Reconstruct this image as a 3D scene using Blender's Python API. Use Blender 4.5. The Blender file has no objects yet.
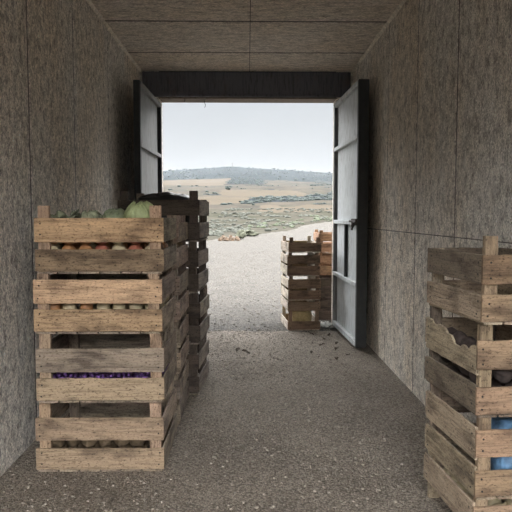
import bpy, bmesh, math, random
from mathutils import Vector, Matrix, Euler, noise

random.seed(7)
SC = bpy.context.scene
COL = SC.collection
R = math.radians

# ------------------------------------------------------------------ helpers
def link(o, parent=None):
    COL.objects.link(o)
    if parent is not None:
        o.parent = parent
    return o

def mesh(name, verts, faces, mats, mi=None, smooth=False):
    me = bpy.data.meshes.new(name)
    me.from_pydata([tuple(v) for v in verts], [], faces)
    for m in (mats if isinstance(mats, (list, tuple)) else [mats]):
        me.materials.append(m)
    if mi:
        me.polygons.foreach_set('material_index', mi)
    if smooth:
        me.polygons.foreach_set('use_smooth', [True] * len(me.polygons))
    me.update()
    return me

def obj(name, me, parent=None, loc=(0, 0, 0), rot=(0, 0, 0), color=None):
    o = bpy.data.objects.new(name, me)
    o.location = loc
    o.rotation_euler = rot
    if color:
        o.color = (*color, 1)
    return link(o, parent)

def tag(o, label, cat, group=None, kind=None):
    if label: o['label'] = label
    if cat: o['category'] = cat
    if group: o['group'] = group
    if kind: o['kind'] = kind
    return o

def thing(name, label, cat, loc=(0, 0, 0), rotz=0, group=None, kind=None):
    o = bpy.data.objects.new(name, None)
    o.empty_display_size = .05
    o.location = loc
    o.rotation_euler = (0, 0, rotz)
    link(o)
    return tag(o, label, cat, group, kind)

class MB:
    def __init__(s):
        s.v = []; s.f = []; s.m = []
    def add(s, verts, faces, mi=0):
        b = len(s.v)
        s.v += [Vector(v) for v in verts]
        s.f += [tuple(i + b for i in f) for f in faces]
        s.m += [mi] * len(faces)
        return s
    def box(s, x0, x1, y0, y1, z0, z1, c=0.0, mi=0):
        if c <= 0:
            v = [(x0,y0,z0),(x1,y0,z0),(x1,y1,z0),(x0,y1,z0),(x0,y0,z1),(x1,y0,z1),(x1,y1,z1),(x0,y1,z1)]
            return s.add(v, [(0,3,2,1),(4,5,6,7),(0,1,5,4),(1,2,6,5),(2,3,7,6),(3,0,4,7)], mi)
        bm = bmesh.new()
        bmesh.ops.create_cube(bm, size=1)
        for q in bm.verts:
            q.co = Vector(((x0+x1)/2 + q.co.x*(x1-x0), (y0+y1)/2 + q.co.y*(y1-y0), (z0+z1)/2 + q.co.z*(z1-z0)))
        bmesh.ops.bevel(bm, geom=bm.edges[:], offset=c, segments=1, affect='EDGES')
        bm.verts.index_update()
        s.add([q.co.copy() for q in bm.verts], [tuple(q.index for q in f.verts) for f in bm.faces], mi)
        bm.free()
        return s
    def tube(s, pts, r, n=8, mi=0, cap=True):
        rings = []
        pts = [Vector(p) for p in pts]
        for i, p in enumerate(pts):
            t = (pts[min(i+1, len(pts)-1)] - pts[max(i-1, 0)]).normalized()
            a = t.orthogonal().normalized() if i == 0 else (a - a.dot(t)*t).normalized()
            b = t.cross(a)
            rr = r[i] if isinstance(r, (list, tuple)) else r
            rings.append([p + rr*(math.cos(k*2*math.pi/n)*a + math.sin(k*2*math.pi/n)*b) for k in range(n)])
        v = [q for rg in rings for q in rg]
        f = []
        for i in range(len(pts)-1):
            for k in range(n):
                f.append((i*n+k, i*n+(k+1) % n, (i+1)*n+(k+1) % n, (i+1)*n+k))
        if cap:
            f.append(tuple(range(n-1, -1, -1)))
            f.append(tuple((len(pts)-1)*n + k for k in range(n)))
        return s.add(v, f, mi)
    def ico(s, c, r, sub=1, jit=0.0, scale=(1, 1, 1), mi=0, seed=0, freq=2.0):
        key = sub
        if key not in ICO:
            bm = bmesh.new()
            bmesh.ops.create_icosphere(bm, subdivisions=sub, radius=1)
            bm.verts.index_update()
            ICO[key] = ([q.co.copy() for q in bm.verts], [tuple(q.index for q in f.verts) for f in bm.faces])
            bm.free()
        vs, fs = ICO[key]
        out = []
        off = Vector((seed*3.17 % 97, seed*7.31 % 89, seed*1.93 % 83))
        for p in vs:
            k = r*(1 + (jit*noise.noise(p*freq + off) if jit else 0))
            out.append(Vector((c[0] + p.x*k*scale[0], c[1] + p.y*k*scale[1], c[2] + p.z*k*scale[2])))
        return s.add(out, fs, mi)
    def me(s, name, mats, smooth=False):
        return mesh(name, s.v, s.f, mats, s.m, smooth)
ICO = {}

# ------------------------------------------------------------------ materials
def new_mat(name):
    m = bpy.data.materials.new(name)
    m.use_nodes = True
    nt = m.node_tree
    return m, nt, nt.nodes['Principled BSDF']

def N(nt, t, **kw):
    n = nt.nodes.new(t)
    for k, v in kw.items():
        if k in n.inputs: n.inputs[k].default_value = v
        else: setattr(n, k, v)
    return n

def L(nt, a, b): nt.links.new(a, b)

def ramp(nt, fac, stops):
    r = N(nt, 'ShaderNodeValToRGB')
    e = r.color_ramp.elements
    while len(e) < len(stops): e.new(.5)
    for q, (p, c) in zip(e, stops):
        q.position = p
        q.color = (*c, 1) if len(c) == 3 else c
    L(nt, fac, r.inputs['Fac'])
    return r.outputs['Color']

def mix(nt, a, b, fac, mode='MIX'):
    m = N(nt, 'ShaderNodeMix', data_type='RGBA', blend_type=mode)
    for sock, val in ((m.inputs['Factor'], fac), (m.inputs['A'], a), (m.inputs['B'], b)):
        if hasattr(val, 'is_output'): L(nt, val, sock)
        else:
            sock.default_value = val if not isinstance(val, tuple) else (*val, 1)
    return m.outputs['Result']

def noise_tex(nt, vec, scale, detail=4, rough=.6, dist=0):
    n = N(nt, 'ShaderNodeTexNoise', Scale=scale, Detail=detail, Roughness=rough, Distortion=dist)
    if vec is not None: L(nt, vec, n.inputs['Vector'])
    return n.outputs['Fac']

def mapping(nt, scale=(1, 1, 1), src='Object', add_random=False):
    tc = N(nt, 'ShaderNodeTexCoord')
    out = tc.outputs[src]
    if add_random:
        oi = N(nt, 'ShaderNodeObjectInfo')
        mm = N(nt, 'ShaderNodeMath', operation='MULTIPLY'); mm.inputs[1].default_value = 37.0
        L(nt, oi.outputs['Random'], mm.inputs[0])
        va = N(nt, 'ShaderNodeVectorMath', operation='ADD')
        L(nt, out, va.inputs[0]); L(nt, mm.outputs[0], va.inputs[1])
        out = va.outputs[0]
    mp = N(nt, 'ShaderNodeMapping')
    mp.inputs['Scale'].default_value = scale
    L(nt, out, mp.inputs['Vector'])
    return mp.outputs['Vector']

def bump(nt, bsdf, h, strength=.5, dist=.01):
    b = N(nt, 'ShaderNodeBump', Strength=strength, Distance=dist)
    L(nt, h, b.inputs['Height'])
    L(nt, b.outputs['Normal'], bsdf.inputs['Normal'])

def plain(name, col, rough=.7, metal=0, bscale=0, var=.25, bstr=.3):
    m, nt, b = new_mat(name)
    v = mapping(nt, add_random=True)
    n = noise_tex(nt, v, bscale or 20, 5)
    lo = tuple(c*(1-var) for c in col); hi = tuple(min(1, c*(1+var)) for c in col)
    L(nt, ramp(nt, n, [(.3, lo), (.7, hi)]), b.inputs['Base Color'])
    b.inputs['Roughness'].default_value = rough
    b.inputs['Metallic'].default_value = metal
    bump(nt, b, n, bstr, .004)
    return m

def wood_mat():
    m, nt, b = new_mat('weathered_wood')
    oi = N(nt, 'ShaderNodeObjectInfo')
    g1 = noise_tex(nt, mapping(nt, (4, 60, 60), add_random=True), 1, 6, .65, .6)
    g2 = noise_tex(nt, mapping(nt, (14, 260, 260), add_random=True), 1, 4, .7)
    sp = noise_tex(nt, mapping(nt, (70, 130, 130), add_random=True), 1, 3, .7)
    big = noise_tex(nt, mapping(nt, (6, 14, 14), add_random=True), 1, 3, .55)
    c = mix(nt, oi.outputs['Color'], ramp(nt, g1, [(.3, (.5, .47, .45)), (.5, (1, 1, 1)), (.72, (1.15, 1.12, 1.08))]), 1.0, 'MULTIPLY')
    c = mix(nt, c, ramp(nt, g2, [(.3, (.62, .6, .58)), (.6, (1.08, 1.07, 1.06))]), .9, 'MULTIPLY')
    c = mix(nt, c, ramp(nt, sp, [(.32, (.28, .25, .23)), (.46, (1, 1, 1)), (.62, (1.0, 1.0, 1.0)), (.74, (1.35, 1.32, 1.28))]), .95, 'MULTIPLY')
    c = mix(nt, c, ramp(nt, big, [(.33, (.42, .40, .40)), (.5, (1, 1, 1)), (.72, (1.18, 1.18, 1.18))]), .9, 'MULTIPLY')
    L(nt, c, b.inputs['Base Color'])
    b.inputs['Roughness'].default_value = .88
    hh = N(nt, 'ShaderNodeMath', operation='ADD')
    L(nt, g1, hh.inputs[0]); L(nt, sp, hh.inputs[1])
    bump(nt, b, hh.outputs[0], .6, .006)
    return m

def stucco(name, warm, cool, vert=True, k=1.0):
    m, nt, b = new_mat(name)
    sc = (1, 1, .7) if vert else (.4, 1, 1)
    v = mapping(nt, sc)
    fine = noise_tex(nt, v, 105, 5, .78)
    mid = noise_tex(nt, v, 22, 5, .65)
    big = noise_tex(nt, mapping(nt, (1, 1, .4)), 1.1, 4, .6)
    vo = N(nt, 'ShaderNodeTexVoronoi', Scale=75.0); L(nt, v, vo.inputs['Vector'])
    c = mix(nt, warm, cool, ramp(nt, big, [(.36, (0, 0, 0)), (.62, (1, 1, 1))]))
    c = mix(nt, c, ramp(nt, fine, [(.34, (.32, .30, .28)), (.47, (.9, .9, .9)), (.66, (1.65, 1.65, 1.65))]), k, 'MULTIPLY')
    pit = noise_tex(nt, v, 58, 3, .65)
    c = mix(nt, c, ramp(nt, pit, [(.32, (.4, .39, .38)), (.41, (1, 1, 1))]), .9*k, 'MULTIPLY')  # shade of the pits put into the colour; the bump leaves them out
    c = mix(nt, c, ramp(nt, mid, [(.34, (.55, .53, .51)), (.5, (1, 1, 1)), (.68, (1.28, 1.28, 1.28))]), k, 'MULTIPLY')
    L(nt, c, b.inputs['Base Color'])
    b.inputs['Roughness'].default_value = .95
    a = N(nt, 'ShaderNodeMath', operation='ADD'); L(nt, fine, a.inputs[0]); L(nt, mid, a.inputs[1])
    a2 = N(nt, 'ShaderNodeMath', operation='SUBTRACT'); L(nt, a.outputs[0], a2.inputs[0]); L(nt, vo.outputs['Distance'], a2.inputs[1])
    bump(nt, b, a2.outputs[0], 1.0, .022)
    return m

def gravel(name, dark, mid_, light, s=55.0, bd=.02, patch=.75):
    m, nt, b = new_mat(name)
    v = mapping(nt)
    vo = N(nt, 'ShaderNodeTexVoronoi', Scale=s); L(nt, v, vo.inputs['Vector'])
    v2 = N(nt, 'ShaderNodeTexVoronoi', Scale=s*2.3); L(nt, v, v2.inputs['Vector'])
    fine = noise_tex(nt, v, s*1.6, 4, .75)
    big = noise_tex(nt, v, 1.7, 5, .6)
    sep = N(nt, 'ShaderNodeSeparateColor'); L(nt, vo.outputs['Color'], sep.inputs[0])
    c = ramp(nt, sep.outputs[0], [(.0, dark), (.5, mid_), (1, light)])
    c = mix(nt, c, ramp(nt, fine, [(.32, (.33, .32, .31)), (.48, (.95, .95, .95)), (.68, (1.6, 1.6, 1.6))]), .95, 'MULTIPLY')
    c = mix(nt, c, ramp(nt, vo.outputs['Distance'], [(.0, (1.05, 1.05, 1.05)), (.45, (1, 1, 1)), (.75, (.45, .44, .43))]), .9, 'MULTIPLY')
    c = mix(nt, c, ramp(nt, big, [(.35, (patch, patch*.98, patch*.96)), (.65, (1.1, 1.1, 1.1))]), .9, 'MULTIPLY')
    L(nt, c, b.inputs['Base Color'])
    b.inputs['Roughness'].default_value = .95
    a = N(nt, 'ShaderNodeMath', operation='ADD'); L(nt, vo.outputs['Distance'], a.inputs[0]); L(nt, v2.outputs['Distance'], a.inputs[1])
    s_ = N(nt, 'ShaderNodeMath', operation='SUBTRACT'); s_.inputs[0].default_value = 1.0; L(nt, a.outputs[0], s_.inputs[1])
    bump(nt, b, s_.outputs[0], .9, bd)
    return m

def painted_metal(name, paint, rust, thr=.55):
    m, nt, b = new_mat(name)
    v = mapping(nt, (1, 1, .5))
    n = noise_tex(nt, v, 9, 7, .7)
    f = noise_tex(nt, mapping(nt, (1, 1, .12)), 45, 4, .7)
    k = mix(nt, paint, tuple(x*1.3 for x in paint), f)
    c = mix(nt, k, rust, ramp(nt, n, [(thr, (0, 0, 0)), (thr+.22, (1, 1, 1))]))
    c = mix(nt, c, ramp(nt, f, [(.34, (.45, .43, .41)), (.5, (1, 1, 1))]), .9, 'MULTIPLY')
    L(nt, c, b.inputs['Base Color'])
    b.inputs['Roughness'].default_value = .6
    bump(nt, b, n, .3, .004)
    return m

def land(name, a, b_, s, c3=None, s2=None):
    m, nt, b = new_mat(name)
    v = mapping(nt, (1, .35, 1))
    n = noise_tex(nt, v, s, 7, .72)
    c = ramp(nt, n, [(.36, a), (.62, b_)])
    if c3:
        n2 = noise_tex(nt, v, s2, 5, .7)
        c = mix(nt, c, c3, ramp(nt, n2, [(.5, (0, 0, 0)), (.6, (1, 1, 1))]))
    L(nt, c, b.inputs['Base Color'])
    b.inputs['Roughness'].default_value = 1
    b.inputs['Specular IOR Level'].default_value = 0
    return m

WOOD = wood_mat()
NAIL = plain('nail_iron', (.03, .025, .022), .6, .6)
WALL = stucco('rough_render', (0.756, 0.659, 0.537), (0.781, 0.744, 0.683))
CEIL = stucco('rough_ceiling', (0.739, 0.644, 0.532), (0.717, 0.655, 0.582), vert=False, k=.75)
DARKJ = plain('dark_joint', (.17, .155, .14), .95, 0, 9, .6)
FLOOR = gravel('compacted_gravel', (0.245, 0.207, 0.167), (0.326, 0.280, 0.227), (0.417, 0.360, 0.299), 92, .018)
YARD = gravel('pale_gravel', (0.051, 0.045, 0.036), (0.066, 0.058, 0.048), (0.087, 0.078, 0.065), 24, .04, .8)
STEEL = painted_metal('dark_steel', (0.081, 0.083, 0.099), (0.090, 0.065, 0.054))
PAINT = painted_metal('pale_blue_paint', (0.415, 0.444, 0.456), (0.170, 0.141, 0.116), .6)
PAINT2 = painted_metal('grey_paint', (0.150, 0.154, 0.150), (0.075, 0.060, 0.049), .55)
RUST = plain('rusty_iron', (.04, .032, .028), .8, .4)
FRAMED = plain('dark_frame_paint', (.024, .026, .026), .7)
CABB = plain('cabbage_leaf', (0.250, 0.292, 0.182), .55, 0, 22, .35, .7)
CABB2 = plain('pale_cabbage_leaf', (.34, .39, .20), .55, 0, 22, .3, .7)
KALE = plain('grey_green_leaf', (0.239, 0.260, 0.173), .65, 0, 40, .5, .9)
ONION = plain('onion_skin', (.40, .20, .09), .4, 0, 14, .35)
ONIONR = plain('red_onion_skin', (.34, .12, .08), .4, 0, 14, .35)
PALE = plain('pale_onion_skin', (.50, .42, .27), .5, 0, 14, .3)
POTATO = plain('potato_skin', (.16, .115, .07), .8, 0, 30, .35)
GRAPE = plain('grape_skin', (.19, .09, .32), .35, 0, 40, .6)
STEMM = plain('grape_stem', (.12, .10, .05), .8)
BEET = plain('earthy_root_skin', (.055, .04, .035), .85, 0, 30, .45)
BLACKP = plain('black_plastic', (.012, .015, .015), .42, 0, 12, .3, .5)
OCHRE = plain('ochre_filler', (.36, .27, .13), .9, 0, 60, .3)
BLUEP = plain('blue_plastic', (.10, .19, .31), .4, 0, 16, .6, .6)
LEAFD = plain('dead_leaf', (.05, .035, .022), .9)
PAPER = plain('white_scrap', (.6, .6, .58), .8, 0, 12, .1)
THREAD = plain('dark_wire', (.03, .03, .03), .8)
STONEB = plain('brown_clod', (0.074, 0.050, 0.032), .95, 0, 6, .35)
SHRUB = plain('shrub_leaf', (0.048, 0.050, 0.032), .9, 0, 8, .4)
SCRUB = plain('scrub_leaf', (0.038, 0.040, 0.031), .95, 0, 1.5, .45)
GRASS = plain('green_grass', (0.042, 0.050, 0.029), .95, 0, 1.5, .4)
TREE = plain('tree_leaf', (0.018, 0.025, 0.022), .95, 0, .6, .4)
BARK = plain('bark', (.08, .065, .05), .95)
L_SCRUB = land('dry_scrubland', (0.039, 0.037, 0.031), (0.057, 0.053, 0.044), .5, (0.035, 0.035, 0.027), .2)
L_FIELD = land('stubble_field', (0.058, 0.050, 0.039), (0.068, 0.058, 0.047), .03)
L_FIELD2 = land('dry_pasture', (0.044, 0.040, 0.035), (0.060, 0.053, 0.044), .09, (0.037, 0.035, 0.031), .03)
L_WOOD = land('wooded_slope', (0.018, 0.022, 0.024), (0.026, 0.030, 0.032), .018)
L_GRAV = YARD

# ------------------------------------------------------------------ room shell
XL, XR, ZC = -1.235, 1.21, 2.96
Y0, Y1, Y2 = -.7, 7.05, 7.30           # rear opening, inner face of the portal wall, outer face
def struct(name, me, label=None):
    o = obj(name, me)
    o['kind'] = 'structure'
    if label: o['label'] = label
    return o

def wall(name, xin, sgn, seams, zseam):
    mb = MB()
    ys = [Y0] + seams + [Y1]
    rows = [(0, zseam - .003), (zseam + .003, ZC + .1)] if zseam else [(0, ZC + .1)]
    a, b = sorted((xin, xin + sgn*.05))
    g = .012
    for i in range(len(ys)-1):
        for z0, z1 in rows:
            mb.box(a, b, ys[i]+g, ys[i+1]-g, z0, z1, .003, 0)
    a, b = sorted((xin + sgn*.004, xin + sgn*.25))
    mb.box(a, b, Y0+.01, Y1, -.05, ZC+.1, 0, 1)
    return struct(name, mb.me(name, [WALL, DARKJ]))
wall('wall_left', XL, -1, [.0, .84, 1.7, 2.56, 3.455, 4.35, 5.41, 6.3], None)
wall('wall_right', XR, 1, [.0, .82, 1.7, 2.62, 3.51, 4.34, 5.24, 6.15], 1.175)

mb = MB()
cs = [Y0, .6, 1.6, 2.5, 3.4, 4.3, 5.262, 6.249, Y1]
for i in range(len(cs)-1):
    for x0, x1 in ((XL-.24, .017), (.023, XR+.24)):
        mb.box(x0, x1, cs[i]+.02, cs[i+1]-.02, ZC, ZC+.06, .004, 0)
mb.box(XL-.24, XR+.24, Y0, Y2, ZC+.005, ZC+.25, 0, 1)
struct('ceiling', mb.me('ceiling', [CEIL, plain('dark_board_joint', (.10, .09, .08), .95, 0, 9, .6)]))

# mortar fillets where walls meet the ceiling
MORTAR = plain('pale_mortar', (.62, .56, .47), .95, 0, 30, .4)
def fillet(name, x, sgn):
    pts = []; n = 140
    mb = MB()
    vs = []; fs = []
    for i in range(n+1):
        y = 1.0 + (Y1-1.0)*i/n
        d = .018 + .022*abs(noise.noise(Vector((y*4, sgn*3, 0)))) + .012*noise.noise(Vector((y*17, sgn*5, 1)))
        vs += [(x, y, ZC), (x, y, ZC-d), (x - sgn*d, y, ZC)]
    for i in range(n):
        a = i*3
        fs += [(a+1, a+2, a+5, a+4), (a, a+1, a+4, a+3), (a+2, a, a+3, a+5)]
    fs += [(0, 2, 1), (n*3, n*3+1, n*3+2)]
    mb.add(vs, fs)
    return struct(name, mb.me(name, [MORTAR]))
fillet('trim_1', XR, 1)
fillet('trim_2', XL, -1)

OX = 1.025                                # half width of the gateway
mb = MB()
mb.box(-1.49, -OX, Y1, Y2, -.05, ZC+.1, .004)
mb.box(OX, 1.46, Y1, Y2, -.05, ZC+.1, .004)
mb.box(-OX, OX, Y1+.06, Y2, 2.70, ZC+.1, .004)
struct('wall_far', mb.me('wall_far', [WALL]))
mb = MB()                                 # steel lintel: web, lower flange, lip
mb.box(XL+.02, XR-.02, Y1-.01, Y1+.055, 2.70, ZC-.002, .004, 0)
mb.box(XL+.02, XR-.02, Y1-.03, Y1+.1, 2.672, 2.699, .003, 0)
mb.box(-OX-.02, OX+.02, Y1+.0, Y1+.26, 2.655, 2.671, .002, 1)
struct('trim_3', mb.me('steel_lintel', [STEEL, plain('rusty_lip', (.16, .13, .10), .8)]))

# compacted floor; its gate end breaks up raggedly into the paler yard gravel
top = [(XL-.1, Y0-.02, 0), (XR+.1, Y0-.02, 0)]
for i in range(61):
    x = XR+.1 - (XR-XL+.2)*i/60
    top.append((x, 6.72 + .10*noise.noise(Vector((x*2.3, 0, 1))) + .05*noise.noise(Vector((x*9, 4, 1))), 0))
nf = len(top)
vv = [Vector(p) for p in top] + [Vector((p[0], p[1] + (.03 if k > 1 else 0), -.03)) for k, p in enumerate(top)]
struct('floor', mesh('floor', vv, [tuple(range(nf))] + [(k, k+nf, (k+1) % nf + nf, (k+1) % nf) for k in range(nf)], [FLOOR]))

# ------------------------------------------------------------------ gate leaves
def gate(name, hinge, tip, z0, z1, rails, mull, pm, latch, label, face):
    """leaf in its own frame: x runs from the hinge (0) to the tip (w), y is thickness, z up"""
    h = Vector((*hinge, 0)); t = Vector((*tip, 0))
    w = (t-h).length
    a = math.atan2(t.y-h.y, t.x-h.x)
    root = thing(name, label, None, h, a, None, 'structure')
    hh = z1-z0
    F = face                                # side (+1/-1 along local y) that looks into the passage
    def ybox(mb, x0, x1, ya, yb, za, zb, c=.002, mi=0):
        y_ = sorted((ya*F, yb*F)); mb.box(x0, x1, y_[0], y_[1], za, zb, c, mi); return mb
    obj('sheet_panel', ybox(MB(), .085, w-.045, -.030, -.024, z0+.02, z1-.02, 0).me('sheet', [pm]), root)
    for x0, x1, nm in ((0, .05, 'hinge_stile'), (w-.05, w, 'lock_stile')):
        obj(nm, ybox(MB(), x0, x1, -.085 if latch else -.048, .014, z0, z1).me(nm, [FRAMED if pm is PAINT2 or x0 > 0 else PAINT2]), root)  # right leaf's dark stiles deepened to stand for the shadow behind the leaf
    m2 = pm
    obj('backing_frame', ybox(MB(), .02, w-.02, -.044, -.034, z0+.02, z1-.02, 0).me('backing_frame', [FRAMED]), root)
    for za in rails:
        obj('rail', ybox(MB(), .05, w-.05, -.023, .016, za-.02, za+.02).me('rail', [m2]), root)
    obj('rail', ybox(MB(), .05, w-.05, -.023, .016, z1-.045, z1).me('rail', [m2]), root)
    obj('rail', ybox(MB(), .05, w-.05, -.023, .016, z0, z0+.05).me('rail', [m2]), root)
    for xa, za, zb in mull:
        obj('mullion', ybox(MB(), xa-.018, xa+.018, -.023, .010, za+.02, zb-.02).me('mullion', [FRAMED]), root)
    for zz in (z0+.3, z1-.3):
        obj('hinge', MB().tube([(-.012, -.02*F, zz-.07), (-.012, -.02*F, zz+.07)], .014, 10).me('hinge', [RUST], True), root)
    if latch:
        zl = latch
        mb = MB()
        ybox(mb, w-.20, w+.01, .016, .034, zl-.035, zl+.03, .004)
        mb.tube([(w-.24, .038*F, zl+.005), (w-.1, .042*F, zl+.004), (w+.035, .04*F, zl-.004)], .011, 8)
        mb.tube([(w-.03, .03*F, zl-.02), (w-.02, .055*F, zl-.05), (w-.035, .06*F, zl-.075)], .010, 8)
        mb.ico((w-.07, .045*F, zl-.03), .028, 2, .5, (1.2, .5, 1), seed=4)
        o = obj('latch', mb.me('latch', [RUST]), root)
        o['label'] = 'rusty slide bolt on the leaf edge'
    return root
gate('door_1', (1.000, 6.97), (1.050, 5.68), .035, 2.575, [2.055, 1.235, .64], [(.66, .64, 1.235)], PAINT, 1.245,
     'right gate leaf of pale blue-grey sheet metal standing open along the wall', -1)
gate('door_2', (-1.000, 6.97), (-1.030, 5.74), .035, 2.575, [1.98, 1.235, .64], [(.62, .64, 1.235)], PAINT2, None,
     'left gate leaf of dark grey sheet metal standing open behind crates', +1)

# ------------------------------------------------------------------ crates
def plank(name, Ln, Hh, T, seed, top=None, nails=True, n=18, jit=.0022):
    """long axis local x, height local z, outer face local -y"""
    mb = MB()
    s = Vector((seed*1.37 % 71, seed*2.11 % 67, seed*.73 % 53))
    vs = []
    c = min(.0022, T*.2)
    bow = .0025*math.sin(seed*5.1)
    xs = [i/n for i in range(n+1)]
    for u in xs:
        x = (u-.5)*Ln
        zt = Hh/2 + jit*noise.noise(Vector((x*22, 0, 0))+s) + jit*.7*noise.noise(Vector((x*70, 9, 0))+s)
        zb = -Hh/2 + jit*noise.noise(Vector((x*22, 5, 0))+s)
        if top: zt -= top(u)
        yo = bow*(1-(2*u-1)**2)
        a, b = -T/2+yo, T/2+yo
        xe = x + .0012*noise.noise(Vector((u*50, 3, 7))+s)
        vs += [(xe, a, zb+c), (xe, a+c, zb), (xe, b-c, zb), (xe, b, zb+c), (xe, b, zt-c), (xe, b-c, zt), (xe, a+c, zt), (xe, a, zt-c)]
    fs = []
    for i in range(n):
        for k in range(8):
            fs.append((i*8+k, (i+1)*8+k, (i+1)*8+(k+1) % 8, i*8+(k+1) % 8))
    fs.append(tuple(range(8))); fs.append(tuple(n*8+k for k in range(7, -1, -1)))
    mb.add(vs, fs, 0)
    if nails:
        rr = random.Random(seed)
        for sx in (-1, 1):
            for sz in (-.24, .24):
                x = sx*(Ln/2 - .026 + rr.uniform(-.006, .006)); z = sz*Hh + rr.uniform(-.008, .008)
                if top and z > Hh/2 - top(x/Ln+.5) - .01: continue
                r = .0042
                vv = []
                for y in (-T/2-.001, -T/2+.004):
                    vv += [(x+r*math.cos(k*math.pi/4), y, z+r*math.sin(k*math.pi/4)) for k in range(8)]
                mb.add(vv, [tuple(range(8))] + [(k, 8+k, 8+(k+1) % 8, (k+1) % 8) for k in range(8)], 1)
    return mb.me(name, [WOOD, NAIL])

SEED = [1]
def jt(c, v=.1):
    k = 1 + random.uniform(-v, v)
    return tuple(max(.005, q*k*(1+random.uniform(-.03, .03))) for q in c)

def crate(loc, W, D, H, rows, label, group, front, side, post, rotz=0.0, side_rows=None, floor_z=0.0, T=.013, broken=None, pw=.058, back=None, nb=6, cut=None, brow=0):
    x, y, z = loc
    g = thing('wooden_crate', label, 'crate', (x, y, z), rotz, group)
    side_rows = side_rows or rows
    def s():
        SEED[0] += 1
        return SEED[0]
    # corner posts
    for sx in (-1, 1):
        for sy in (-1, 1):
            pz0 = 0.0 if floor_z > .02 else .011
            hp = H - pz0 - .0005 - ((cut or {}).get((sx, sy), 0))
            o = obj('corner_post', plank('corner_post', hp, pw, .026, s(), None, False, 6, .001), g,
                    (sx*(W/2-T-pw/2-.0015), sy*(D/2-T-.014), pz0+hp/2), (0, -math.pi/2, 0), jt(post if sy < 0 else side[0]))
    # slats
    for i, (z0, z1) in enumerate(rows):
        for sy in (-1, 1):
            col = front[i % len(front)] if sy < 0 else (back or side)[i % len(back or side)]
            obj('slat', plank('slat', W, z1-z0, T-.002, s()), g, (0, sy*(D/2-T/2), max((z0+z1)/2 - (brow if sy > 0 else 0), .012+(z1-z0)/2)), (0, 0, 0 if sy < 0 else math.pi), jt(col, .07))
    for i, (z0, z1) in enumerate(side_rows):
        for sx in (-1, 1):
            tp = broken[1] if broken and broken[0] == (sx, i) else None
            obj('slat', plank('slat', D-2*T-.002, z1-z0, T-.002, s(), tp, True, 40 if tp else 18), g,
                (sx*(W/2-T/2), 0, (z0+z1)/2), (0, 0, sx*math.pi/2), jt(side[i % len(side)], .12))
    # floor boards run front to back, their ends show under the lowest slat
    bw = (W-.012)/nb
    rm = Matrix(((0, 0, -1), (1, 0, 0), (0, -1, 0))).to_euler()
    for k in range(nb):
        bx = -W/2 + .006 + bw*(k+.5)
        obj('floor_board', plank('floor_board', D-.006, bw-.008, .0095, s(), None, False, 8, .0012), g, (bx, 0, floor_z+.0055), rm, jt(side[0], .15))
    return g

TAN = (0.497, 0.340, 0.206); TANL = (0.536, 0.378, 0.239); BRN = (0.224, 0.155, 0.103); BRM = (0.383, 0.268, 0.173)
GRY = (0.297, 0.244, 0.187); GRYB = (0.330, 0.254, 0.173); SIDE = (0.297, 0.244, 0.189); POSTC = (0.383, 0.277, 0.191)  # SIDE is weathered grey with the side faces' shade put into the tone

GA = 'wooden crates in the near left stack'
AX, AY, AW, AD = -.754, 3.30, .648, .56
A = [
 (1.008, .345, [(.002+.01, .124), (.160, .282)], 'tan wooden crate heaped with cabbages, topmost of the near left stack', [BRN, TAN], .004, .006, 0.003),
 (.703, .305, [(.012, .125), (.155, .277)], 'tan crate with pale onions in its slot, second down the near left stack', [BRM, TANL], -.004, -.004, -.004),
 (.350, .353, [(.012, .127), (.158, .280)], 'grey-brown crate with purple grapes in its slot, third down the near left stack', [GRYB, GRY], .002, -.012, .004),
 (.0, .350, [(.012, .122), (.162, .279)], 'grey-tan wooden crate on the gravel, lowest of the near left stack', [GRYB, GRYB], .002, -.035, -.002),
]
for z, H, rows, lab, fr, dx, dy, rz in A:
    crate((AX+dx, AY+dy, z), AW, AD, H, rows, lab, GA, fr, [SIDE, jt(SIDE, .2)], POSTC, rz, back=[SIDE], cut={(-1, 1): .07, (1, 1): .07} if z > 1 else None)

GB = 'wooden crates in the middle left stack'
BX, BY = -.74, 3.935
Bz = [(.975, .33), (.65, .325), (.325, .325), (.0, .325)]
Bl = ['weathered crate topmost of the middle left stack, behind the cabbage crate', 'weathered grey crate second from the top of the middle left stack',
      'weathered grey crate third from the top of the middle left stack', 'weathered grey crate on the gravel, lowest of the middle left stack']
for (z, H), lab in zip(Bz, Bl):
    c = jt(SIDE, .1)
    crate((BX+random.uniform(-.006, .006), BY, z), .64, .56, H, [(.012, .13), (.165, .282)], lab, GB, [c], [c, jt(SIDE, .15)], jt(SIDE, .1), random.uniform(-.006, .006))

GC = 'wooden crates in the tall far left stack'
CX, CY = -.627, 4.57
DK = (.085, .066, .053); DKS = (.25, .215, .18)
Cz = [(1.115, .365), (.745, .37), (.372, .373), (0, .372)]
Cl = ['dark brown crate holding a black bag, topmost of the tall far left stack', 'dark brown crate second from the top of the tall far left stack',
      'dark brown crate third from the top of the tall far left stack', 'dark brown crate on the gravel, lowest of the tall far left stack']
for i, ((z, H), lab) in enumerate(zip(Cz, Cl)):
    crate((CX+.004*(-1)**i, CY, z), .59, .53, H, [(.025, .137), (.188, .300)], lab, GC, [DK], [DKS, jt(DKS, .1)], DK, -.068 + .004*(-1)**i, pw=.06, back=[DK], cut={(1, 1): .05} if i == 0 else None)

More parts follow.
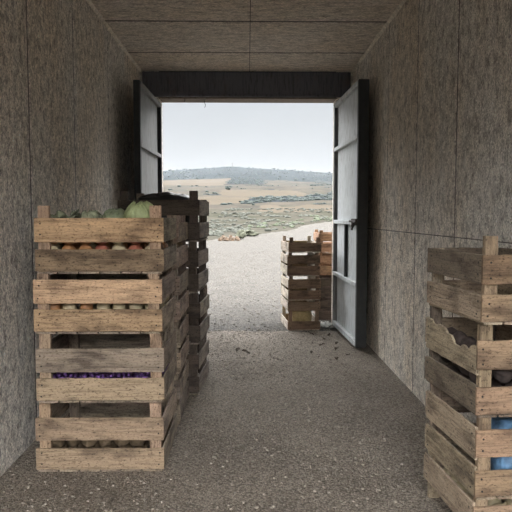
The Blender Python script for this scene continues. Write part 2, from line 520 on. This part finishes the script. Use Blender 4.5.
GD = 'wooden crates in the near right stack'
DX, DY, DW, DD = 1.004, 2.47, .335, .52
DF = (0.289, 0.207, 0.134); DF2 = (0.207, 0.142, 0.090); DS = (0.363, 0.292, 0.215); DSd = (0.165, 0.130, 0.099)
D_ = [
 (.894, .333, [(.012, .114), (.152, .262)], None, 'wooden crate with a dark weathered top slat, topmost of the near right stack', [DF, DF2], [DS, DSd], None),
 (.541, .353, [(.012, .116), (.184, .294)], [(.012, .122), (.160, .300)], 'crate with a broken jagged side slat, second down the near right stack', [DF, DF], [DSd, DS], 'b'),
 (.222, .319, [(.012, .113), (.166, .272)], [(.008, .125), (.152, .280)], 'wooden crate holding a blue plastic bag, third from the top of the near right stack', [DF, DF], [DS, DS], None),
 (.0, .222, [(.085, .195)], [(.085, .208)], 'shallow wooden crate on post feet, lowest of the near right stack', [DF], [DS], None),
]
def jag(u):
    # u: 0 = near end of the left side, 1 = far end
    pts = [(0, .05), (.06, .045), (.16, .095), (.24, .075), (.30, .105), (.40, .10), (.47, .055), (.55, .052), (.60, .022), (.72, .012), (.8, .03), (.86, .022), (.9, .0), (1, 0)]
    for (a, p), (b, q) in zip(pts, pts[1:]):
        if a <= u <= b: return p + (q-p)*(u-a)/(b-a)
    return 0
def jag2(u): return .6*jag(1-u)
for i, (z, H, rows, sr, lab, fr, sd, br) in enumerate(D_):
    crate((DX+(.004, -.003, .003, 0)[i], DY, z), DW, DD, H, rows, lab, GD, fr, sd, (.27, .2, .135), (.100, .085, .078, .075)[i], sr,
          .075 if i == 3 else 0, broken=((-1, 1), jag2) if br else None, pw=.05, nb=4, cut={(1, 1): .06, (-1, 1): .07} if i == 0 else None)

GE = 'wooden crates in the stack in the gateway'
EW, ED = .374, .58
EX, EY = .612, 6.735+ED/2
EB = (.21, .142, .092); EBL = (.30, .22, .12); ELIT = (.48, .42, .34)  # last tone: side wood painted pale for the skylight on that face
E_ = [
 (.885, .175, [(.012, .115)], 'shallow brown crate, topmost of the stack in the gateway', [EB]),
 (.62, .265, [(.010, .117), (.140, .240)], 'dark brown crate second from the top of the stack in the gateway', [EB, EB]),
 (.345, .275, [(.010, .112), (.138, .242)], 'dark brown crate third from the top of the stack in the gateway', [EB, EB]),
 (0, .345, [(.010, .105), (.225, .330)], 'brown crate with an added ochre sack in its gap, lowest of the stack in the gateway', [(.2, .14, .09), EB]),
]
for i, (z, H, rows, lab, fr) in enumerate(E_):
    crate((EX+(.004, -.004, .003, 0)[i], EY, z), EW, ED, H, rows, lab, GE, fr, [ELIT], EB, .08 + (.01, -.008, .006, 0)[i], brow=(.03, .04, .06, .0)[i], pw=.04, nb=4, back=[EBL])

GF = 'wooden crates in the outdoor stack beside the right gate leaf'
FO = (.34, .21, .125)
for i in range(4):
    z = [.845, .565, .283, 0][i]
    crate((1.085, 7.72, z-.004), .42, .56, .282, [(.012, .115), (.145, .245)],
          ['orange-brown crate topmost of the outdoor stack beside the right gate leaf', 'orange-brown crate second from the top of the outdoor stack by the gate leaf',
           'dark crate third from the top of the outdoor stack by the gate leaf', 'dark crate on the ground, lowest of the outdoor stack by the gate leaf'][i],
          GF, [FO] if i < 2 else [(.10, .075, .055)], [FO] if i < 2 else [(.12, .09, .07)], FO if i < 2 else (.12, .09, .07), .005*(-1)**i, pw=.045, nb=4)

# ------------------------------------------------------------------ produce
def lathe(profile, n=16):
    vs = []; fs = []
    for r, z in profile:
        vs += [(r*math.cos(k*2*math.pi/n), r*math.sin(k*2*math.pi/n), z) for k in range(n)]
    for i in range(len(profile)-1):
        for k in range(n):
            fs.append((i*n+k, i*n+(k+1) % n, (i+1)*n+(k+1) % n, (i+1)*n+k))
    fs.append(tuple(range(n-1, -1, -1)))
    fs.append(tuple((len(profile)-1)*n+k for k in range(n)))
    return vs, fs
def onion_me(mat, nm):
    vs, fs = lathe([(.004, -.036), (.014, -.034), (.028, -.024), (.036, -.008), (.037, .004), (.032, .018), (.021, .028), (.010, .034), (.005, .039), (.004, .046)])
    return mesh(nm, vs, fs, mat, None, True)
def tip_me(nm, mat):
    mb = MB()
    for k in range(4):
        a = k*1.6
        mb.tube([(0, 0, .042), (.004*math.cos(a), .004*math.sin(a), .052), (.012*math.cos(a), .012*math.sin(a), .060)], [.003, .002, .0008], 5)
    return mb.me(nm, [mat])
ON = [onion_me(ONION, 'onion'), onion_me(ONIONR, 'onion'), onion_me(PALE, 'onion')]
TIP = tip_me('stem_tip', PALE)
def potato_me(seed, mat):
    return MB().ico((0, 0, 0), .036, 3, .28, (1.18, .95, .9), 0, seed, 1.6).me('potato', [mat], True)
PO = [potato_me(s_, POTATO) for s_ in (1, 5, 9)]
BE = [potato_me(s_, BEET) for s_ in (3, 8)]

def produce(me, nm, loc, s, lab, cat, grp, rot=None, tip=None):
    rot = rot or (random.uniform(-.5, .5), random.uniform(-.5, .5), random.uniform(0, 6.28))
    if tip is not None:
        r = bpy.data.objects.new(nm, me)
    else:
        r = bpy.data.objects.new(nm, me)
    r.location = loc; r.rotation_euler = rot; r.scale = (s, s, s)
    link(r)
    tag(r, lab, cat, grp)
    if tip is not None:
        t = bpy.data.objects.new('stem_tip', tip); link(t, r)
    return r

def layer(fn, cx, cy, z, w, d, nx, ny, keep):
    for j in range(ny):
        for i in range(nx):
            if not keep(i, j): continue
            fn(cx - w/2 + w*(i+.5)/nx + random.uniform(-.004, .004), cy - d/2 + d*(j+.5)/ny + random.uniform(-.004, .004), z, i, j)

# crate 1 of the near left stack: two layers of onions under the cabbages
zb = 1.008 + .011
IW, IDp = AW - .05, AD - .09
def on1(x, y, z, i, j):
    k = 1 if (i in (3, 5) and j == 0) else (0 if random.random() < .75 else 2)
    red = k == 1
    produce(ON[k], 'onion', (x, y, z), 1.0 + random.uniform(-.03, .06),
            ('red onion behind the slot of the cabbage crate' if red else 'brown onion behind the slot of the cabbage crate' if k == 0 else 'pale onion behind the slot of the cabbage crate'), 'onion',
            {1: 'red onions under the cabbages', 0: 'brown onions under the cabbages', 2: 'pale onions under the cabbages'}[k], tip=TIP if j == 0 else None)
for q in (.036, .101, .168): layer(on1, AX, AY, zb+q, IW, IDp, 7, 5, lambda i, j: True)

def cabbage(loc, r, mat, mat2, lab, seed, rz, grp='cabbages heaped on the near left stack', name='cabbage'):
    root = thing(name, lab, 'cabbage', loc, rz, grp)
    mb = MB().ico((0, 0, r*.93), r*.92, 4, .10, (1.04, 1.04, .93), 0, seed, 2.2)
    obj('head', mb.me('head', [mat2], True), root)
    rnd = random.Random(seed)
    for k in range(6):
        az = k*2*math.pi/6 + rnd.uniform(-.3, .3)
        n = 12
        vs = []
        for a in range(n+1):
            for b in range(n+1):
                u = a/n; v = (b/n-.5)*2
                el = -1.15 + u*(2.05 + .3*(k % 2))             # from below up over the shoulder
                wd = 1.4*math.sin(math.pi*min(1, .18+u*.75))
                ph = az + v*wd/max(.45, math.cos(el))*.62
                rr = r*(1.0 + .018*(k % 3)) + .004*u*u + .006*noise.noise(Vector((u*4+seed, v*4, k)))
                rr += r*.06*(u**3)*abs(v)**1.5 + .0025*u*math.sin(v*9+k)*abs(v)
                rr -= .004*math.exp(-(v*7)**2)                  # midrib
                vs.append(Vector((rr*math.cos(el)*math.cos(ph)*1.04, rr*math.cos(el)*math.sin(ph)*1.04, r*.93 + rr*math.sin(el)*.93)))
        fs = [(a*(n+1)+b, a*(n+1)+b+1, (a+1)*(n+1)+b+1, (a+1)*(n+1)+b) for a in range(n) for b in range(n)]
        m = mesh('outer_leaf', vs, fs, mat, None, True)
        o = obj('outer_leaf', m, root)
        sd = o.modifiers.new('thick', 'SOLIDIFY'); sd.thickness = .002; sd.offset = 0
    return root
zt = zb + .168 + .036
cabbage((-.562, 3.165, zt), .080, CABB2, CABB2, 'large round pale green cabbage at the right end of the heap', 3, .4)
cabbage((-.700, 3.155, zt-.004), .052, CABB, CABB2, 'green cabbage at mid heap, left of the large pale cabbage', 11, 1.2)
cabbage((-.825, 3.165, zt-.004), .058, KALE, CABB2, 'small grey-green cabbage between the leafy greens and the middle cabbage', 17, 2.2)
cabbage((-.57, 3.40, zt), .062, CABB, CABB, 'dark green cabbage behind the large pale cabbage', 23, 2.9)
cabbage((-.74, 3.36, zt), .062, CABB, CABB, 'dark green cabbage at the back of the heap', 29, .9)
def greens(loc, r, seed, lab, grp):
    root = thing('leafy_greens', lab, 'greens', loc, 0, grp)
    rnd = random.Random(seed)
    obj('stalk', MB().tube([(0, 0, .002), (0, 0, .03), (.002, .002, .06)], [.016, .018, .010], 10).me('stalk', [CABB2], True), root)
    for k in range(11):
        az = k*2.399
        lean = .35 + .75*(k/11)
        ln = r*rnd.uniform(.8, 1.1)
        na, nb_ = 12, 10
        vs = []
        for a in range(na+1):
            u = a/na
            th = lean*u*1.5 + .15
            cr = ln*u*math.sin(th*.8); cz = .02 + ln*u*math.cos(th*.8)*.85
            for b in range(nb_+1):
                v = (b/nb_-.5)*2
                wd = ln*.38*math.sin(math.pi*min(.97, .08+u*.85))
                ruf = .011*u*abs(v)*math.sin(u*22 + b*2.1 + k) + .006*noise.noise(Vector((u*9, v*6, k+seed)))
                p = Vector((cr + ruf, v*wd, cz - .25*wd*v*v + ruf))
                vs.append(Matrix.Rotation(az, 3, 'Z') @ p)
        fs = [(a*(nb_+1)+b, a*(nb_+1)+b+1, (a+1)*(nb_+1)+b+1, (a+1)*(nb_+1)+b) for a in range(na) for b in range(nb_)]
        o = obj('leaf', mesh('leaf', vs, fs, KALE, None, True), root)
        sd = o.modifiers.new('thick', 'SOLIDIFY'); sd.thickness = .0018; sd.offset = 0
    return root
greens((-.948, 3.150, zt), .112, 2, 'ruffled grey-green leafy greens at the left end of the heap', 'leafy greens on the cabbage heap')
greens((-.935, 3.37, zt), .115, 6, 'ruffled leafy greens behind the left end of the heap', 'leafy greens on the cabbage heap')

# crate 2: pale onions
zb = .703 + .011
def on2(x, y, z, i, j):
    k = 2 if random.random() < .8 else 0
    produce(ON[k], 'onion', (x, y, z), 1.0 + random.uniform(-.04, .05), ('pale' if k == 2 else 'brown') + ' onion behind the slot of the second crate of the near left stack', 'onion',
            ('pale' if k == 2 else 'brown') + ' onions in the second crate of the near left stack', tip=TIP if j == 0 else None)
layer(on2, AX, AY, zb+.040, IW, IDp, 7, 5, lambda i, j: j < 2 or i == 6)
layer(on2, AX, AY, zb+.114, IW, IDp, 7, 5, lambda i, j: (j < 2 or i == 6) and random.random() < .85)

# crate 3: bunches of purple grapes
def grape_me(seed):
    mb = MB(); rnd = random.Random(seed)
    for k in range(46):
        a = k*2.4; t = (k+.5)/46
        rr = .052*math.sqrt(1-(2*t-1)**2)
        mb.ico((rr*math.cos(a)*1.25, rr*math.sin(a), (2*t-1)*.050 + .062 + rnd.uniform(-.004, .004)), rnd.uniform(.0115, .0145), 1)
    return mb.me('grape_bunch', [GRAPE], True)
GR = [grape_me(1), grape_me(2)]
STK = MB().tube([(0, 0, .10), (.006, .004, .125), (.016, .006, .138)], [.004, .003, .0025], 6).me('stem', [STEMM], True)
zb = .350 + .012
def gr(x, y, z, i, j):
    o = produce(GR[(i+j) % 2], 'grape_bunch', (x, y, z), 1.02, 'bunch of dark purple grapes behind the slot of the third crate', 'grapes', 'grape bunches in the third crate of the near left stack', (0, 0, random.uniform(-.3, .3) + (3.14 if (i+j) % 3 else 0)))
    obj('stem', STK, o)
layer(gr, AX, AY, zb, IW-.02, IDp, 4, 3, lambda i, j: True)

# crate 4: potatoes
zb = .011
def po4(x, y, z, i, j):
    produce(PO[(i*2+j) % 3], 'potato', (x, y, z), 1.0+random.uniform(-.05, .05), 'dusty brown potato in the lowest crate of the near left stack', 'potato', 'potatoes in the lowest crate of the near left stack')
layer(po4, AX, AY, zb+.037, IW, IDp, 7, 5, lambda i, j: j < 2 or i == 6)
layer(po4, AX, AY, zb+.106, IW, IDp, 7, 5, lambda i, j: (j < 2 or i == 6) and random.random() < .8)

# middle left stack: potatoes in the two upper crates, seen through the side gaps
for z in (.975, .325):
    def pob(x, y, zz, i, j):
        produce(PO[(i+j) % 3], 'potato', (x, y, zz), 1.05+random.uniform(-.05, .05), 'brown potato in the ' + ('topmost' if z > .5 else 'third') + ' crate of the middle left stack', 'potato',
                'potatoes in the ' + ('topmost' if z > .5 else 'third') + ' crate of the middle left stack')
    layer(pob, BX, BY, z+.011+.039, .585, .47, 7, 5, lambda i, j: i > 3)
    layer(pob, BX, BY, z+.011+.112, .585, .47, 7, 5, lambda i, j: i > 4)

# plastic bags
def bag(nm, loc, sx, sy, sz, mat, lab, seed, rz=0):
    bm = bmesh.new()
    bmesh.ops.create_icosphere(bm, subdivisions=5, radius=1)
    for q in bm.verts:
        p = q.co.copy()
        e = .62
        p = Vector([math.copysign(abs(c)**e, c) for c in p])
        if p.length: p *= 1/max(1, (abs(p.x)**4+abs(p.y)**4+abs(p.z)**4)**.25)
        k = 1 - .10*abs(noise.noise(p*1.6+Vector((seed, 0, 0)))) - .07*abs(noise.noise(p*3.7+Vector((0, seed, 0)))) - .04*abs(noise.noise(p*9+Vector((0, 0, seed))))
        top = .18*noise.noise(Vector((p.x*1.7+seed, p.y*1.7, 2))) if p.z > 0 else 0
        q.co = Vector((p.x*sx*k, p.y*sy*k, max(-sz, p.z*sz*(k+top))))
    zmin = min(q.co.z for q in bm.verts)
    for q in bm.verts: q.co.z -= zmin
    me = bpy.data.meshes.new(nm); bm.to_mesh(me); bm.free()
    me.materials.append(mat)
    me.polygons.foreach_set('use_smooth', [True]*len(me.polygons))
    root = thing(nm, lab, 'bag', loc, rz)
    obj('bag_body', me, root)
    # gathered neck
    zt_ = 2*sz*.93
    mb = MB()
    n = 20; rings = [(.055, -.03), (.024, .0), (.020, .010), (.036, .03), (.048, .04)]
    vs = []
    for r, dz in rings:
        for k in range(n):
            a = k*2*math.pi/n; rr = r*(1 + .28*math.sin(a*5+seed))
            vs.append((rr*math.cos(a), rr*math.sin(a), zt_+dz))
    fs = [(i*n+k, i*n+(k+1) % n, (i+1)*n+(k+1) % n, (i+1)*n+k) for i in range(len(rings)-1) for k in range(n)]
    mb.add(vs, fs)
    o = obj('tied_neck', mb.me('tied_neck', [mat], True), root)
    o.location = (-.03, .06, -.045)
    return root
bag('plastic_bag', (CX+.0, CY, 1.115+.012), .235, .185, .178, BLACKP, 'black plastic bag bulging from the dark crate of the tall far left stack', 3.3)
bag('plastic_bag', (DX+.045, DY-.10, .222+.012), .082, .12, .132, BLUEP, 'blue plastic bag inside the third crate of the near right stack', 7.7)

# near right stack: dark roots in the crate with the broken slat
zb = .541 + .012
def bt(x, y, z, i, j):
    produce(BE[(i+j) % 2], 'beetroot', (x, y, z), 1.06+random.uniform(-.05, .05), 'dark earthy beetroot behind the broken side slat', 'beetroot', 'beetroots in the crate with the broken slat')
for q in range(3):
    layer(bt, DX, DY, zb+.042+q*.088, .285, .42, 3, 4, (lambda i, j: True) if q < 2 else (lambda i, j: i == 0))
zb = .075+.011
def pd(x, y, z, i, j):
    produce(ON[2], 'onion', (x, y, z), 1.0, 'pale yellow onion in the shallow lowest crate of the near right stack', 'onion', 'yellow onions in the shallow crate of the near right stack')
layer(pd, DX, DY, zb+.040, .28, .43, 3, 5, lambda i, j: True)
bag('filler', (EX, EY-.02, .012), .135, .235, .115, OCHRE, 'ochre sack put in for the lit inner boards of the lowest gateway crate', 5.1)  # ochre shape added for the inner boards that look yellow-lit through the gap

# ------------------------------------------------------------------ loose bits
def leaf_me(seed):
    rnd = random.Random(seed); vs = []; n = 8
    for a in range(n+1):
        u = a/n; w = .45*math.sin(math.pi*min(.98, u*.92+.05))
        for b in (-1, -.4, .4, 1):
            vs.append(((u-.5), b*w*.6, .10+.22*abs(b)*rnd.uniform(.5, 1)+.12*math.sin(u*4+seed)))
    zmin = min(v[2] for v in vs)
    vs = [(x, y, z-zmin) for x, y, z in vs]
    fs = [(a*4+b, a*4+b+1, a*4+b+5, a*4+b+4) for a in range(n) for b in range(3)]
    return mesh('dead_leaf', vs, fs, LEAFD)
LV = [leaf_me(k) for k in range(3)]
spots = [(.66, 6.05, .05), (.74, 5.95, .06), (.80, 6.25, .05), (.86, 5.75, .07), (.90, 6.02, .06), (.93, 5.52, .05), (.80, 5.35, .07), (.60, 5.62, .05), (.88, 6.45, .06), (.70, 6.5, .05)]
for k, (x, y, s_) in enumerate(spots):
    o = obj('dead_leaf', LV[k % 3], None, (x, y, 0.002), (0, 0, random.uniform(0, 6))); o.scale = (s_, s_, s_)
    sd = o.modifiers.new('thick', 'SOLIDIFY'); sd.thickness = .02
    tag(o, 'small dark dead leaf on the gravel beside the right gate leaf', 'leaf', 'dead leaves by the right gate leaf')
for x, y, s_, lab in ((-.10, 5.72, .075, 'dark dead leaf lying alone at the middle of the passage floor'), (-.02, 5.62, .085, 'dark curled leaf just right of another at mid passage floor')):
    o = obj('dead_leaf', LV[1], None, (x, y, .002), (0, 0, x*20)); o.scale = (s_, s_, s_)
    sd = o.modifiers.new('thick', 'SOLIDIFY'); sd.thickness = .02
    tag(o, lab, 'leaf')
mb = MB().ico((0, 0, .03), .05, 3, .9, (1.3, .9, .55), 0, 12, 3.0)
zz = min(v.z for v in mb.v)
o = obj('paper_scrap', mb.me('paper_scrap', [PAPER]), None, (.90, 6.93, -zz))
tag(o, 'crumpled white paper scrap on the ground between gateway crates and gate leaf', 'litter')

def wire(x, y, ln, lab, seed):
    z0 = 2.655
    pts = [(x + .006*math.sin(i*1.3+seed), y + .004*math.cos(i*1.7), z0 - ln*i/7) for i in range(8)]
    o = obj('hanging_wire', MB().tube(pts, .0035, 6).me('hanging_wire', [THREAD], True))
    tag(o, lab, 'wire')
wire(-.497, 7.06, .10, 'thin dark wire hanging from the lintel, the longer one', 1)
wire(-.73, 7.06, .035, 'short dark wire end under the lintel near the left gate leaf', 4)

# loose pebbles: uncounted
def pebbles(name, mat_cols, n, area, rmin, rmax, zz, lab, seed, avoid):
    rnd = random.Random(seed); mb = MB(); c = 0
    while c < n:
        x, y = area(rnd)
        if avoid(x, y): continue
        r = rmin + (rmax-rmin)*rnd.random()**3
        mb.ico((x, y, zz + r*.25), r, 1, .5, (rnd.uniform(.8, 1.3), rnd.uniform(.8, 1.3), .6), rnd.choice((0, 1, 1, 2, 2)), c)
        c += 1
    o = obj(name, mb.me(name, mat_cols, True))
    return tag(o, lab, 'pebbles', None, 'stuff')
PB = [plain('pebble_%s' % n_, c, .9, 0, 60, .2) for n_, c in (('dark', (0.174, 0.150, 0.124)), ('mid', (0.269, 0.232, 0.193)), ('pale', (0.285, 0.251, 0.209)))]
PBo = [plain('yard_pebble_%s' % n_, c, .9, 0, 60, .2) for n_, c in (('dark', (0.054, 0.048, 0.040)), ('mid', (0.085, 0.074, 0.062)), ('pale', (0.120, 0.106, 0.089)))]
def blocked(x, y):
    return (-1.12 < x < -.38 and 2.95 < y < 4.27) or (-1.0 < x < -.28 and 4.26 < y < 4.9) or (x > .79 and 2.15 < y < 2.8) or (.37 < x < .85 and 6.68 < y < 7.4)
pebbles('floor_pebbles', PB, 7000, lambda r: (r.uniform(XL+.02, XR-.02), 1.6 + 5.2*r.random()**.8), .004, .0105, 0, 'loose grey pebbles over the passage floor', 5, blocked)
pebbles('yard_pebbles', PBo, 8000, lambda r: (r.uniform(-4, 5), 6.6 + 16*r.random()**1.25), 0.006, .018, -.004, 'loose pale pebbles over the yard outside', 9,
        lambda x, y: blocked(x, y) or (abs(x) > .94 and y < 7.42) or (.85 < x < 1.32 and 7.4 < y < 8.05))

# ------------------------------------------------------------------ land outside
def prof(d):                                # slope of sight line (z-1.3)/d along the land
    T = [(30, -1.304/30), (40, -.0315), (60, -.0150), (100, .003), (150, .0180), (400, .0430), (900, .0590), (1600, .0800)]
    if d <= 30: return -1.304/d
    for (a, p), (b, q) in zip(T, T[1:]):
        if a <= d <= b:
            t = (math.log(d)-math.log(a))/(math.log(b)-math.log(a))
            return p + (q-p)*t
    return T[-1][1]*1600/d
RID = [(-.8, .050), (-.4, .060), (-.145, .073), (-.08, .0785), (-.03, .0820), (.037, .0780), (.087, .0745), (.145, .0705), (.4, .060), (.8, .055)]
def ridge(t):
    if t <= RID[0][0]: return RID[0][1]
    for (a, p), (b, q) in zip(RID, RID[1:]):
        if a <= t <= b: return p + (q-p)*(t-a)/(b-a)
    return RID[-1][1]
def height(x, y):
    d = math.hypot(x, y)
    t = x/max(y, 1)
    e = prof(d)
    if d > 500:
        w = min(1, (math.log(d)-math.log(500))/(math.log(1600)-math.log(500)))
        e = e + w*(ridge(t)*min(1, 1600/d if d > 1600 else 1) - prof(1600)*(1600/d if d > 1600 else 1))
    z = 1.3 + e*d
    if d > 30:
        z += d*.0011*min(1, (d-30)/60)*noise.noise(Vector((x/d*14, math.log(d)*6, 0)))
    return z
def gedge(t):
    P = [(-2, 31), (-.07, 33), (.0, 39), (.045, 46), (.1, 60), (.145, 72), (2, 90)]
    for (a, p), (b, q) in zip(P, P[1:]):
        if a <= t <= b: return p + (q-p)*(t-a)/(b-a)
    return 40
def zone(t, d):
    n1 = .010*noise.noise(Vector((t*30, math.log(d)*9, 3)))
    ld = math.log(d) + .12*noise.noise(Vector((t*22, math.log(d)*4, 8)))
    dd = math.exp(ld); tt = t + n1
    if dd < gedge(t): return 0
    if d > 960: return 4
    if 600 < dd < 1000 and tt < -.04 - (1000-dd)*.00003 + .012: return 2
    if 620 < dd and -.05 < tt < .03: return 4
    if 265 < dd < 400 and -.045 < tt < .10 - (dd-250)*.0001: return 2
    if 165 < dd < 250 and tt < .0 + (dd-150)*.0003 - .02: return 2
    if 150 + (tt+.05)*300 < dd < 190 + (tt+.05)*700 and tt > -.04: return 4 if d > 130 else 1
    if 112 < dd < 150 and tt > .02: return 2
    if dd > 125:
        p = noise.noise(Vector((t*11, math.log(d)*9, 21))) + .5*noise.noise(Vector((t*40, math.log(d)*30, 5)))
        return 3 if p < .08 else (1 if p < .38 else 4)
    return 1
na, nd = 260, 170
ts = []
for i in range(na+1):
    u = i/na*2-1
    ts.append(math.copysign(abs(u)**1.7, u)*.9 + .0)
ds = [30*(2600/30)**(j/nd) for j in range(nd+1)]
vs = []; fs = []; mi = []
for d in ds:
    for t in ts:
        a = math.atan(t)
        x, y = d*math.sin(a), d*math.cos(a)
        vs.append((x, y, height(x, y)))
for j in range(nd):
    for i in range(na):
        fs.append((j*(na+1)+i, j*(na+1)+i+1, (j+1)*(na+1)+i+1, (j+1)*(na+1)+i))
        mi.append(zone((ts[i]+ts[i+1])/2, math.sqrt(ds[j]*ds[j+1])))
struct('hillside', mesh('hillside', vs, fs, [L_GRAV, L_SCRUB, L_FIELD, L_FIELD2, L_WOOD], mi, True))
yv = [(0, 0, -.004)] + [(30*math.sin(math.atan(t)), 30*math.cos(math.atan(t)), -.004) for t in ts]
a0 = math.atan(ts[-1]); m_ = 40
for k in range(1, m_):
    a = a0 + (2*math.pi-2*a0)*k/m_
    yv.append((30*math.sin(a), 30*math.cos(a), -.004))
nn = len(yv)-1
struct('yard', mesh('yard', yv, [(0, 1+(k+1) % nn, 1+k) for k in range(nn)], [YARD]))

# scrub on the slope: uncounted
rnd = random.Random(31)
def tuft(mb, x, y, w, h, mi_, k):
    z = height(x, y)
    mb.ico((x, y, z + h*.35), 1, 1, .5, (w, w, h*.65), mi_, k, 2.5)
mb = MB(); c = 0
while c < 2600:
    t = rnd.uniform(-.35, .4); d = 31*(128/31)**rnd.random()
    g = gedge(t)
    if d < g*rnd.uniform(1.0, 1.12): continue
    a = math.atan(t); x, y = d*math.sin(a), d*math.cos(a)
    if noise.noise(Vector((t*26, math.log(d)*9, 4))) < .0: continue
    s_ = rnd.uniform(.07, .26)*(d/60)**.5
    tuft(mb, x, y, s_*rnd.uniform(.8, 1.6), s_*rnd.uniform(.5, 1.1), 1 if (d < g*1.5 and t > -.0 and rnd.random() < .7) else 0, c)
    c += 1
tag(obj('scrub', mb.me('scrub', [SCRUB, GRASS], True)), 'low grey-green scrub and grass tufts covering the slope beyond the gravel', 'scrub', None, 'stuff')
# woodland on the far slope: uncounted
mb = MB(); c = 0
while c < 2400:
    t = rnd.uniform(-.4, .4); d = 130*(1650/130)**rnd.random()
    zn = zone(t, d)
    if zn != 4: continue
    if d > 960 and rnd.random() < .35: continue
    a = math.atan(t); x, y = d*math.sin(a), d*math.cos(a)
    s_ = rnd.uniform(.35, 1.0)*(d/300)**.5
    tuft(mb, x, y, s_*rnd.uniform(.9, 1.7), s_*rnd.uniform(.7, 1.2), 0, c)
    c += 1
tag(obj('woodland', mb.me('woodland', [TREE], True)), 'dark bushy woodland patches across the far hillside', 'woodland', None, 'stuff')

def bush(nm, x, y, w, h, mat, lab, cat, seed, n=26):
    z = height(x, y) if math.hypot(x, y) > 30 else -.004
    root = thing(nm, lab, cat, (x, y, z))
    r_ = random.Random(seed); m_ = MB()
    for k in range(n):
        a = r_.uniform(0, 6.28); q = math.sqrt(r_.random())*.75
        zz = r_.uniform(.25, .85)
        sz = r_.uniform(.18, .36)*(1.1-.5*zz)
        m_.ico((w*.5*q*math.cos(a)*(1.1-.4*zz), w*.5*q*math.sin(a)*(1.1-.4*zz), h*zz), sz*w, 2, .6, (1, 1, h/w*.9 if w > h else 1), 0, k+seed, 3)
    obj('foliage', m_.me('foliage', [mat], True), root)
    obj('trunk', MB().tube([(0, 0, -.05*h), (.02*w, 0, h*.25), (0, .02*w, h*.5)], [.06*w, .05*w, .03*w], 8).me('trunk', [BARK], True), root)
    return root
def place(t, d):
    a = math.atan(t); return d*math.sin(a), d*math.cos(a)
x, y = place(-.0335, 400); bush('tree', x, y, 3.2, 2.8, TREE, 'lone dark tree standing in the tan fields of the hillside', 'tree', 41)
x, y = place(-.012, 33.5); bush('shrub', x, y, .62, .55, SHRUB, 'rounded grey-green shrub at the yard edge beside the brown rubble', 'shrub', 44)
x, y = place(.004, 38); bush('shrub', x, y, 1.0, .4, SHRUB, 'green shrub at the edge of the gravel, right of the brown rubble', 'shrub', 47)
# heap of brown clods at the yard edge
rr = random.Random(8)
for k, (t, d, s_) in enumerate([(-.046, 31.5, .11), (-.036, 31.4, .12), (-.026, 31.5, .12), (-.017, 31.6, .10), (-.0405, 32.05, .15), (-.029, 32.1, .16), (-.0185, 32.15, .13)]):
    x, y = place(t, d)
    o = obj('rubble_block', MB().ico((0, 0, s_*.7), s_, 2, .7, (1.1, 1, 1.15), 0, k+3, 1.8).me('rubble_block', [STONEB]), None, (x, y, height(x, y)-.02), (0, 0, k))
    tag(o, 'rough brown block in the rubble heap at the edge of the gravel yard', 'rubble', 'brown rubble heap at the yard edge')
# mast on the ridge
x, y = place(-.026, 1600); z = height(x, y)
m = thing('mast', 'thin mast standing on the crest of the far hill', 'mast', (x, y, z-1))
obj('pole', MB().tube([(0, 0, 0), (0, 0, 9)], [.7, .4], 8).me('pole', [BARK]), m)
obj('antenna', MB().box(-1.2, 1.2, -.3, .3, 7.6, 8.4, .1).me('antenna', [BARK]), m)

# ------------------------------------------------------------------ air, sky, camera
hz, nt, b = new_mat('thin_haze')
nt.nodes.remove(b)
vs_ = N(nt, 'ShaderNodeVolumeScatter', Density=.00006, Anisotropy=.1)
vs_.inputs['Color'].default_value = (.86, .93, 1.0, 1)
L(nt, vs_.outputs[0], nt.nodes['Material Output'].inputs['Volume'])
o = obj('haze', MB().box(-1700, 1700, 135, 2550, -20, 175).me('haze', [hz]))
o['kind'] = 'stuff'; o['label'] = 'thin pale haze over the distant hillside'; o['category'] = 'haze'

w = bpy.data.worlds.new('overcast_sky'); SC.world = w; w.use_nodes = True
nt = w.node_tree
bg = nt.nodes['Background']
tc = N(nt, 'ShaderNodeTexCoord')
sp = N(nt, 'ShaderNodeSeparateXYZ'); L(nt, tc.outputs['Generated'], sp.inputs[0])
el = ramp(nt, sp.outputs['Z'], [(0, (.585, .592, .60)), (.19, (.535, .56, .585)), (.31, (9.5, 9.55, 9.6)), (1, (8.5, 8.53, 8.56))])
mr = N(nt, 'ShaderNodeMapRange'); mr.inputs['From Min'].default_value = .05; mr.inputs['From Max'].default_value = -.8
mr.inputs['To Min'].default_value = 1; mr.inputs['To Max'].default_value = 1.5
L(nt, sp.outputs['Y'], mr.inputs['Value'])
cl = noise_tex(nt, tc.outputs['Generated'], 3, 4, .5)
col = mix(nt, el, ramp(nt, cl, [(.3, (.96, .97, .98)), (.7, (1.03, 1.02, 1.01))]), 1.0, 'MULTIPLY')
L(nt, col, bg.inputs['Color'])
L(nt, mr.outputs[0], bg.inputs['Strength'])

sd_ = bpy.data.lights.new('hazy_sun', 'SUN'); sd_.energy = .7; sd_.angle = R(45); sd_.color = (1, .95, .88)
so = bpy.data.objects.new('hazy_sun', sd_); COL.objects.link(so)
so.rotation_euler = Vector((.12, 1, -.85)).to_track_quat('-Z', 'Y').to_euler()

cam = bpy.data.cameras.new('camera')
co = bpy.data.objects.new('camera', cam); COL.objects.link(co)
co.location = (0, 0, 1.3)
co.rotation_euler = (math.pi/2 - math.atan(40/600), 0, -math.atan(8/600))
cam.sensor_width = 36; cam.lens = 600/512*36
cam.clip_start = .05; cam.clip_end = 6000
SC.camera = co
SC.cycles.diffuse_bounces = 8
SC.view_settings.view_transform = 'Standard'
SC.view_settings.look = 'None'
SC.view_settings.gamma = 1
SC.view_settings.use_curve_mapping = False
SC.view_settings.exposure = 0.1
